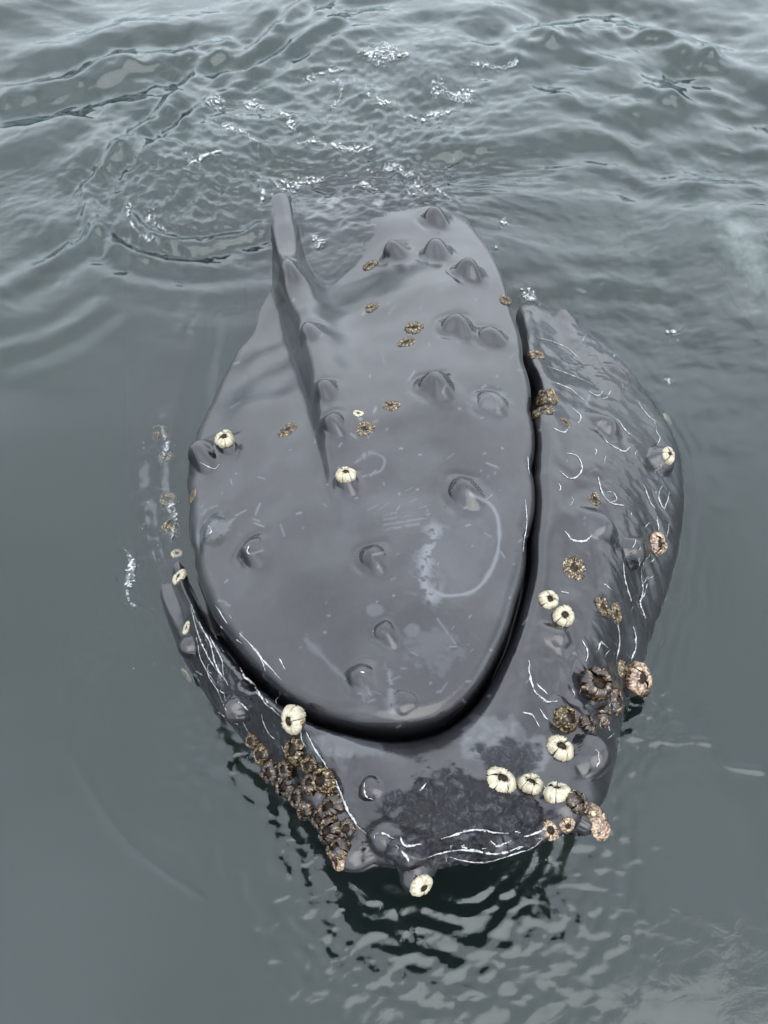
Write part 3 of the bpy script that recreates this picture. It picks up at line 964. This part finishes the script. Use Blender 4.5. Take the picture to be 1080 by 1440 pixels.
GLINT_LINES = [([(862, 545), (855, 555), (848, 556)], 2), ([(870, 585), (880, 600), (895, 612)], 2.6), ([(850, 610), (862, 622), (880, 632), (888, 625)], 2.4), ([(800, 635), (815, 640), (820, 660), (805, 672), (788, 660)], 2.4),
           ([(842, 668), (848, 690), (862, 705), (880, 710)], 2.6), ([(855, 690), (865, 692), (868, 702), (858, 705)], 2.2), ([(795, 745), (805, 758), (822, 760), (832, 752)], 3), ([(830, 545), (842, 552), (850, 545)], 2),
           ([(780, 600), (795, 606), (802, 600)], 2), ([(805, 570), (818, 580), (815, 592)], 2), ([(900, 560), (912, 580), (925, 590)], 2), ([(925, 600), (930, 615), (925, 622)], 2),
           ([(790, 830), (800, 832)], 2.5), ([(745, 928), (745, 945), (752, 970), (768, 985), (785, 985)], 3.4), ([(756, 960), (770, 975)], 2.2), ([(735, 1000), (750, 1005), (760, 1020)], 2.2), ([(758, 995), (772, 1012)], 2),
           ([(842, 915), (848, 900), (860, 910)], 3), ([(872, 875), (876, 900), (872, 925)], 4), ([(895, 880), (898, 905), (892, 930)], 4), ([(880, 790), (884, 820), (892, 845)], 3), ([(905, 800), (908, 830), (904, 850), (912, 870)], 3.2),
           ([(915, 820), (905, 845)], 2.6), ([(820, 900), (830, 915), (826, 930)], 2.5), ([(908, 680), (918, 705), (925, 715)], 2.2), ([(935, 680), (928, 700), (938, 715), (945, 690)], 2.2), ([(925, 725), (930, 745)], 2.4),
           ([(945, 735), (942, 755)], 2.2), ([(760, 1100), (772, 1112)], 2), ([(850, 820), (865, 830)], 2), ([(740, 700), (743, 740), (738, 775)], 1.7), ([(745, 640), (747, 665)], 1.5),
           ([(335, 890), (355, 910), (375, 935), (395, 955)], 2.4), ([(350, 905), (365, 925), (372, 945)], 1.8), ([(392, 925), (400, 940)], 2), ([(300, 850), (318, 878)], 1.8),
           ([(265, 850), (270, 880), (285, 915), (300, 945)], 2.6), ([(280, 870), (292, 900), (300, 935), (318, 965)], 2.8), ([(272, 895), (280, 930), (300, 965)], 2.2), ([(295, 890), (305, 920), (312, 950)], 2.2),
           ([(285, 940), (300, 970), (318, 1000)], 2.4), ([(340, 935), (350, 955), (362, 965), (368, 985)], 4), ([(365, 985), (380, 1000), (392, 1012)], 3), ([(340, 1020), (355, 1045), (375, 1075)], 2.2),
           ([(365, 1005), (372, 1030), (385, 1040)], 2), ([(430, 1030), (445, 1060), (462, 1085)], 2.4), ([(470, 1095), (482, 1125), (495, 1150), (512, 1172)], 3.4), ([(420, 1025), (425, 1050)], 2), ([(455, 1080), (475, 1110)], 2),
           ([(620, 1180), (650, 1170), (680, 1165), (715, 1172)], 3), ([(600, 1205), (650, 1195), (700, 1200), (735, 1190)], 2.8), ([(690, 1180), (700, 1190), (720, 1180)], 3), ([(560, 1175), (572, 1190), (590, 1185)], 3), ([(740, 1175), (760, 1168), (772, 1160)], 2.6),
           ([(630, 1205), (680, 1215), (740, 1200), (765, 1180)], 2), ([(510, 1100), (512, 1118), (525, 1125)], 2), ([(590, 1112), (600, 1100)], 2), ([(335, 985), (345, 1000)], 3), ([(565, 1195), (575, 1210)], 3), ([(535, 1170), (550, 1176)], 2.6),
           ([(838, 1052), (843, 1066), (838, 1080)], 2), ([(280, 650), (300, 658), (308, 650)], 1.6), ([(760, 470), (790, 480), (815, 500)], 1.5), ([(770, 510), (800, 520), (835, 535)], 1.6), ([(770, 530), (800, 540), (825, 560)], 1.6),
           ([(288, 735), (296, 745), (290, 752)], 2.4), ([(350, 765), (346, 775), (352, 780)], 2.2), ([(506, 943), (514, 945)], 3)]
for p, w in GLINT_LINES:
    glint_ribbon(p, w * .0019)
for _ in range(90):    # short broken painted glints along the wet flanks
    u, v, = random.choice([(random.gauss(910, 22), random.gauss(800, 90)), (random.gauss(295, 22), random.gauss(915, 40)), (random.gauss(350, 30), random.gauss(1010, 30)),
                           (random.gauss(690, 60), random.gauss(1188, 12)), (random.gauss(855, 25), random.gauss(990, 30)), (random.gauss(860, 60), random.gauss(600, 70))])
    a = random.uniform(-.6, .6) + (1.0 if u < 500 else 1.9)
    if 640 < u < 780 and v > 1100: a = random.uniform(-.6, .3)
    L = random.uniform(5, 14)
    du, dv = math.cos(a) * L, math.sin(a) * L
    glint_ribbon([(u, v), (u + du * .5 + random.uniform(-2, 2), v + dv * .5), (u + du, v + dv)], random.uniform(.0015, .0034))
glint_me = mesh_from('painted_glints', np.array(sv), np.array(sf))
at_ = glint_me.attributes.new('body', 'FLOAT', 'POINT'); at_.data.foreach_set('value', np.array(sa, np.float32))
so = link('painted_glints', glint_me, GLINT_PAINT)
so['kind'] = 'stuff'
so['label'] = 'white ribbons painted as sky glints on the wet skin'
so['category'] = 'water streaks'  # white ribbons standing in for sky highlights on the wet skin

# ------------------------------------------------------------------ barnacles
def plate_mesh(name, prof, nplate, ribs, gap, seed):
    rnd = random.Random(seed)
    na = 13
    v, f = [], []
    half = math.pi / nplate
    for (r, z) in prof:
        for k_ in range(na):
            t = k_ / (na - 1) * 2 - 1
            a = t * half * (1 - gap)
            rib = 1 + .05 * math.cos(t * math.pi * ribs) - .10 * abs(t) ** 6
            jit = 1 + rnd.uniform(-.04, .04)
            v.append((r * rib * jit * math.cos(a), r * rib * jit * math.sin(a), z + rnd.uniform(-.06, .06)))
    for i in range(len(prof) - 1):
        for k_ in range(na - 1):
            a = i * na + k_
            f.append((a, a + 1, a + na + 1, a + na))
    return mesh_from(name, np.array(v), np.array(f))


def opening_mesh(name, r, z, dome):
    v, f = [(0, 0, z + dome)], []
    n = 14
    for ring, (rs, zz) in enumerate(((.5, dome * .5), (1.0, 0), (1.15, -.1))):
        for k_ in range(n):
            a = 6.28318 * k_ / n
            q_ = 1 + .1 * math.cos(2 * a)
            slit = -.10 * math.exp(-(math.sin(a) * rs / .3) ** 2) if ring < 2 else 0
            v.append((r * rs * q_ * math.cos(a), r * rs * math.sin(a), z + zz + slit))
    for k_ in range(n):
        f.append((0, 1 + k_, 1 + (k_ + 1) % n))
    for lv in range(2):
        for k_ in range(n):
            a, b = 1 + lv * n + k_, 1 + lv * n + (k_ + 1) % n
            f.append((a, a + n, b + n)); f.append((a, b + n, b))
    return mesh_from(name, np.array(v), None, np.array(f))


PROF_TALL = [(.92, -.25), (1.0, .05), (.98, .28), (.86, .50), (.66, .66), (.46, .70), (.38, .60), (.36, .36)]
PROF_FLAT = [(1.02, -.25), (1.0, .0), (.94, .16), (.82, .26), (.68, .22), (.50, .27), (.34, .18), (.28, .05)]
PROF_CONE = [(1.0, -.2), (1.0, .1), (.84, .45), (.68, .74), (.54, .86), (.46, .78), (.42, .5)]
KIND = {}
for kn, (prof, orad, oz, dome, mat) in {
        'cream': (PROF_TALL, .38, .46, .06, CREAM), 'flat': (PROF_FLAT, .32, .17, .04, MOTTLED), 'cone': (PROF_CONE, .44, .62, .05, MOTTLED),
        'pink': (PROF_TALL, .38, .5, .12, PINK), 'brown': (PROF_TALL, .40, .5, .10, BROWN), 'pale': (PROF_FLAT, .32, .17, .04, CREAM)}.items():
    pls = []
    for sd in range(7):
        pm = plate_mesh('shell_plate', prof, 6, 5, .02, sd + 5)
        pm.materials.append(mat)
        pls.append(pm)
    om = opening_mesh('opening', orad, oz, dome)
    om.materials.append(DARK)
    KIND[kn] = (pls, om)


def barnacle(u, v, rp, kind, label, group=None, tilt=(0, 0), squash=1.0, sink=0.0):
    i, j = pick(u, v)
    c, nn = P[i, j], Nrm[max(i - 3, 0):i + 4, np.arange(j - 3, j + 4) % NT].mean((0, 1))
    nn = nn / np.linalg.norm(nn)
    rad = rp * D[i, j] / FPX
    o = bpy.data.objects.new('barnacle', None)
    scene.collection.objects.link(o)
    ax = Vector(nn) + Vector((tilt[0], tilt[1], .55 if group == SIDE else 0))
    o.rotation_mode = 'QUATERNION'
    from mathutils import Quaternion
    o.rotation_quaternion = ax.normalized().to_track_quat('Z', 'Y') @ Quaternion((0, 0, 1), random.uniform(0, 6.28))
    o.location = Vector(c) - Vector(nn) * rad * sink
    o.scale = (rad, rad * squash, rad * random.uniform(.75, 1.15) * (1.35 if group == SIDE else 1))
    o.empty_display_size = .02
    o['label'] = label
    o['category'] = 'barnacle'
    if group: o['group'] = group
    pls, om = KIND[kind]
    for k_ in range(6):
        p = link('shell_plate', random.choice(pls), None, o)
        p.rotation_euler = (random.uniform(-.06, .06), random.uniform(-.06, .06), k_ * math.pi / 3 + random.uniform(-.04, .04))
        s_ = random.uniform(.94, 1.08)
        p.scale = (s_, s_, random.uniform(.72, 1.15))
    link('opening', om, None, o)
    return o


ROW3 = 'cream barnacles in a row on the chin'
FLATS = 'mottled barnacles set in the upper jaw'
SIDE = 'brown barnacles crusted along the chin edge'
DROWN = 'barnacles on the drowned jaw edge'
JAW = 'mottled barnacles on the bulging lower jaw'
BARN = [
    # upper jaw
    (403, 600, 16, 'flat', 'dark mottled barnacle alone on smooth skin beside the steep side of the central ridge', FLATS),
    (513, 601, 17, 'flat', 'larger gold and black barnacle below a small pale one on the upper jaw', FLATS),
    (505, 580, 8, 'pale', 'tiny pale barnacle touching the larger gold one on the upper jaw', FLATS),
    (549, 567, 14, 'flat', 'oval golden barnacle between the gold pair and the big tubercle on the upper jaw', FLATS),
    (570, 478, 13, 'flat', 'lighter golden barnacle of the touching pair on the upper jaw', FLATS),
    (583, 457, 14, 'flat', 'darker brown barnacle of the touching pair on the upper jaw', FLATS),
    (520, 427, 12, 'flat', 'small dark barnacle on smooth skin between the pair and the waterline', FLATS),
    (519, 368, 12, 'flat', 'small dark barnacle beside the tubercles near the drowned back of the head', FLATS),
    (486, 665, 15, 'cream', 'cream barnacle capping the last tubercle of the central ridge', None),
    (316, 616, 14, 'cream', 'cream barnacle on the tubercle at the waterside rim of the upper jaw', None),
    # bulging lower jaw
    (757, 493, 14, 'flat', 'white and brown barnacle on rippled wet skin beside the mouth corner', JAW),
    (770, 556, 15, 'cone', 'upper brown barnacle of the clump touching the mouth line', JAW),
    (760, 572, 17, 'flat', 'lower brown barnacle of the clump touching the mouth line', JAW),
    (799, 590, 11, 'flat', 'small dark barnacle beside the clump on the mouth line', JAW),
    (837, 700, 12, 'flat', 'small gold barnacle above the big tubercle of the lower jaw', JAW),
    (808, 797, 21, 'flat', 'oval gold barnacle with a white ring on the lower jaw', JAW),
    (772, 842, 16, 'cream', 'half broken cream barnacle leaning on a whole one by the mouth line', None),
    (793, 866, 18, 'cream', 'whole cream barnacle standing on a dark tubercle of the lower jaw', None),
    (850, 852, 17, 'flat', 'grey brown barnacle, first of the joined dark pair on the lower jaw', JAW),
    (872, 862, 17, 'flat', 'darker barnacle, second of the joined dark pair on the lower jaw', JAW),
    (926, 764, 18, 'pink', 'cream and pink barnacle perched at the water edge of the bulging jaw', None),
    (942, 640, 13, 'cream', 'white barnacle on the dark knob at the outer waterline of the jaw', None),
    # chin corner
    (798, 1010, 19, 'cone', 'gold green barnacle above the cream one at the chin corner', None),
    (828, 1018, 15, 'brown', 'dark brown barnacle wedged beside the gold green one at the chin corner', None),
    (840, 962, 24, 'brown', 'big glossy black brown barnacle at the jaw waterline', None),
    (898, 952, 23, 'pink', 'gold and pink striped barnacle at the rippling waterline', None),
    (926, 978, 16, 'brown', 'dark red brown barnacle dipping into the water below the striped one', None),
    (706, 1095, 22, 'cream', 'round cream barnacle with off-centre dark hole at the edge of the grazed patch', ROW3),
    (747, 1101, 18, 'cream', 'middle cream barnacle of the chin row with a dark centre hole', ROW3),
    (783, 1108, 20, 'cream', 'cream ribbed barnacle of the chin row, next to the brown clump', ROW3),
    (789, 1050, 21, 'cream', 'tall cream ribbed barnacle against the round grey knob', ROW3),
    (812, 1122, 20, 'brown', 'dark brown barnacle between the cream row and the pink one', None),
    (842, 1152, 25, 'pink', 'large pink barnacle on the outermost chin corner', None),
    (775, 1166, 15, 'pink', 'small pink and cream barnacle under the chin knobs', None),
    (800, 1160, 12, 'pink', 'smallest pink barnacle tucked between knobs of the chin', None),
    (592, 1246, 18, 'cream', 'cream barnacle hanging under the lowest chin knob', None),
    # crusted edge
    (408, 1016, 21, 'cream', 'pale ribbed barnacle at the top of the crusted chin edge', SIDE),
    (416, 1056, 22, 'cone', 'gold brown barnacle second down the crusted chin edge', SIDE),
    (453, 1097, 21, 'cone', 'gold barnacle third down the crusted chin edge', SIDE),
    (366, 1064, 18, 'cone', 'gold barnacle heading the lower crusted row near the water', SIDE),
    (381, 1088, 18, 'brown', 'first brown barnacle after the gold one heading the lower crusted row', SIDE),
    (400, 1106, 18, 'brown', 'second brown barnacle after the gold one heading the lower crusted row', SIDE),
    (420, 1124, 18, 'brown', 'third brown barnacle after the gold one heading the lower crusted row', SIDE),
    (436, 1104, 17, 'brown', 'brown barnacle wedged between the third gold barnacle and the lower crusted row', SIDE),
    (464, 1136, 22, 'brown', 'large dark brown barnacle directly below the third gold one of the crusted edge', SIDE),
    (446, 1150, 19, 'brown', 'brown barnacle on the water side of the two largest brown ones', SIDE),
    (464, 1170, 22, 'brown', 'large dark brown barnacle near the foot of the crusted edge', SIDE),
    (486, 1166, 17, 'brown', 'brown barnacle squeezed between the large brown one and the grey chin knob', SIDE),
    (472, 1194, 18, 'brown', 'brown barnacle just above the orange pink one at the crust foot', SIDE),
    (476, 1212, 13, 'pink', 'orange pink barnacle at the bottom of the crusted chin edge', None),
    (872, 985, 20, 'brown', 'dark brown barnacle between the big glossy one and the striped one', None),
    (852, 1004, 16, 'brown', 'dark brown barnacle under the big glossy one at the chin corner', None),
    (878, 940, 14, 'cone', 'small gold barnacle joined to the striped one at the waterline', None),
    (826, 1140, 14, 'cone', 'small gold brown barnacle squeezed beside the large pink one', None),
    (352, 1044, 13, 'cone', 'small gold barnacle beside the heading one of the lower crusted row', SIDE),
    (436, 1076, 15, 'cone', 'gold brown barnacle between the second and third of the crusted chin edge', SIDE),
    (404, 1082, 15, 'brown', 'brown barnacle between the two crusted rows, beside the second gold one', SIDE),
    (428, 1142, 15, 'brown', 'brown barnacle at the water edge of the crust, below the lower row', SIDE),
    # seen through the water
    (225, 605, 14, 'cone', 'tall brown gold barnacle under water at the far end of the drowned jaw edge', DROWN),
    (232, 640, 12, 'flat', 'flat brown gold barnacle under water next to the tall one at the far end', DROWN),
    (236, 700, 13, 'flat', 'flat brown gold barnacle under water opposite the dark one on the rim', DROWN),
    (244, 742, 15, 'cone', 'tall brown gold barnacle under water below the dark one on the rim', DROWN),
    (250, 775, 10, 'pale', 'small pale barnacle under water beside the pale yellow one', DROWN),
    (248, 806, 12, 'pale', 'pale yellow barnacle just under water above the grey knob', None),
    (258, 881, 11, 'pale', 'yellow barnacle above the small grey knob at the waterline', None),
    (240, 965, 14, 'pale', 'pale barnacle under water beside the streaked jaw flank', None),
    (266, 695, 10, 'flat', 'dark barnacle on the overhanging rim just above the drowned jaw', None),
    (714, 418, 12, 'flat', 'wet dark barnacle at the mouth corner where the jaw meets the water', None),
    (958, 577, 12, 'pale', 'cream barnacle just under water off the bulging jaw', None),
]
for t in BARN:
    sink = .1 if t[3] in ('flat', 'pale') else random.uniform(.05, .22)
    barnacle(*t[:4], t[4], t[5], squash=random.uniform(.72, .95) if t[3] in ('flat', 'pale') else random.uniform(.82, 1.0), sink=sink)
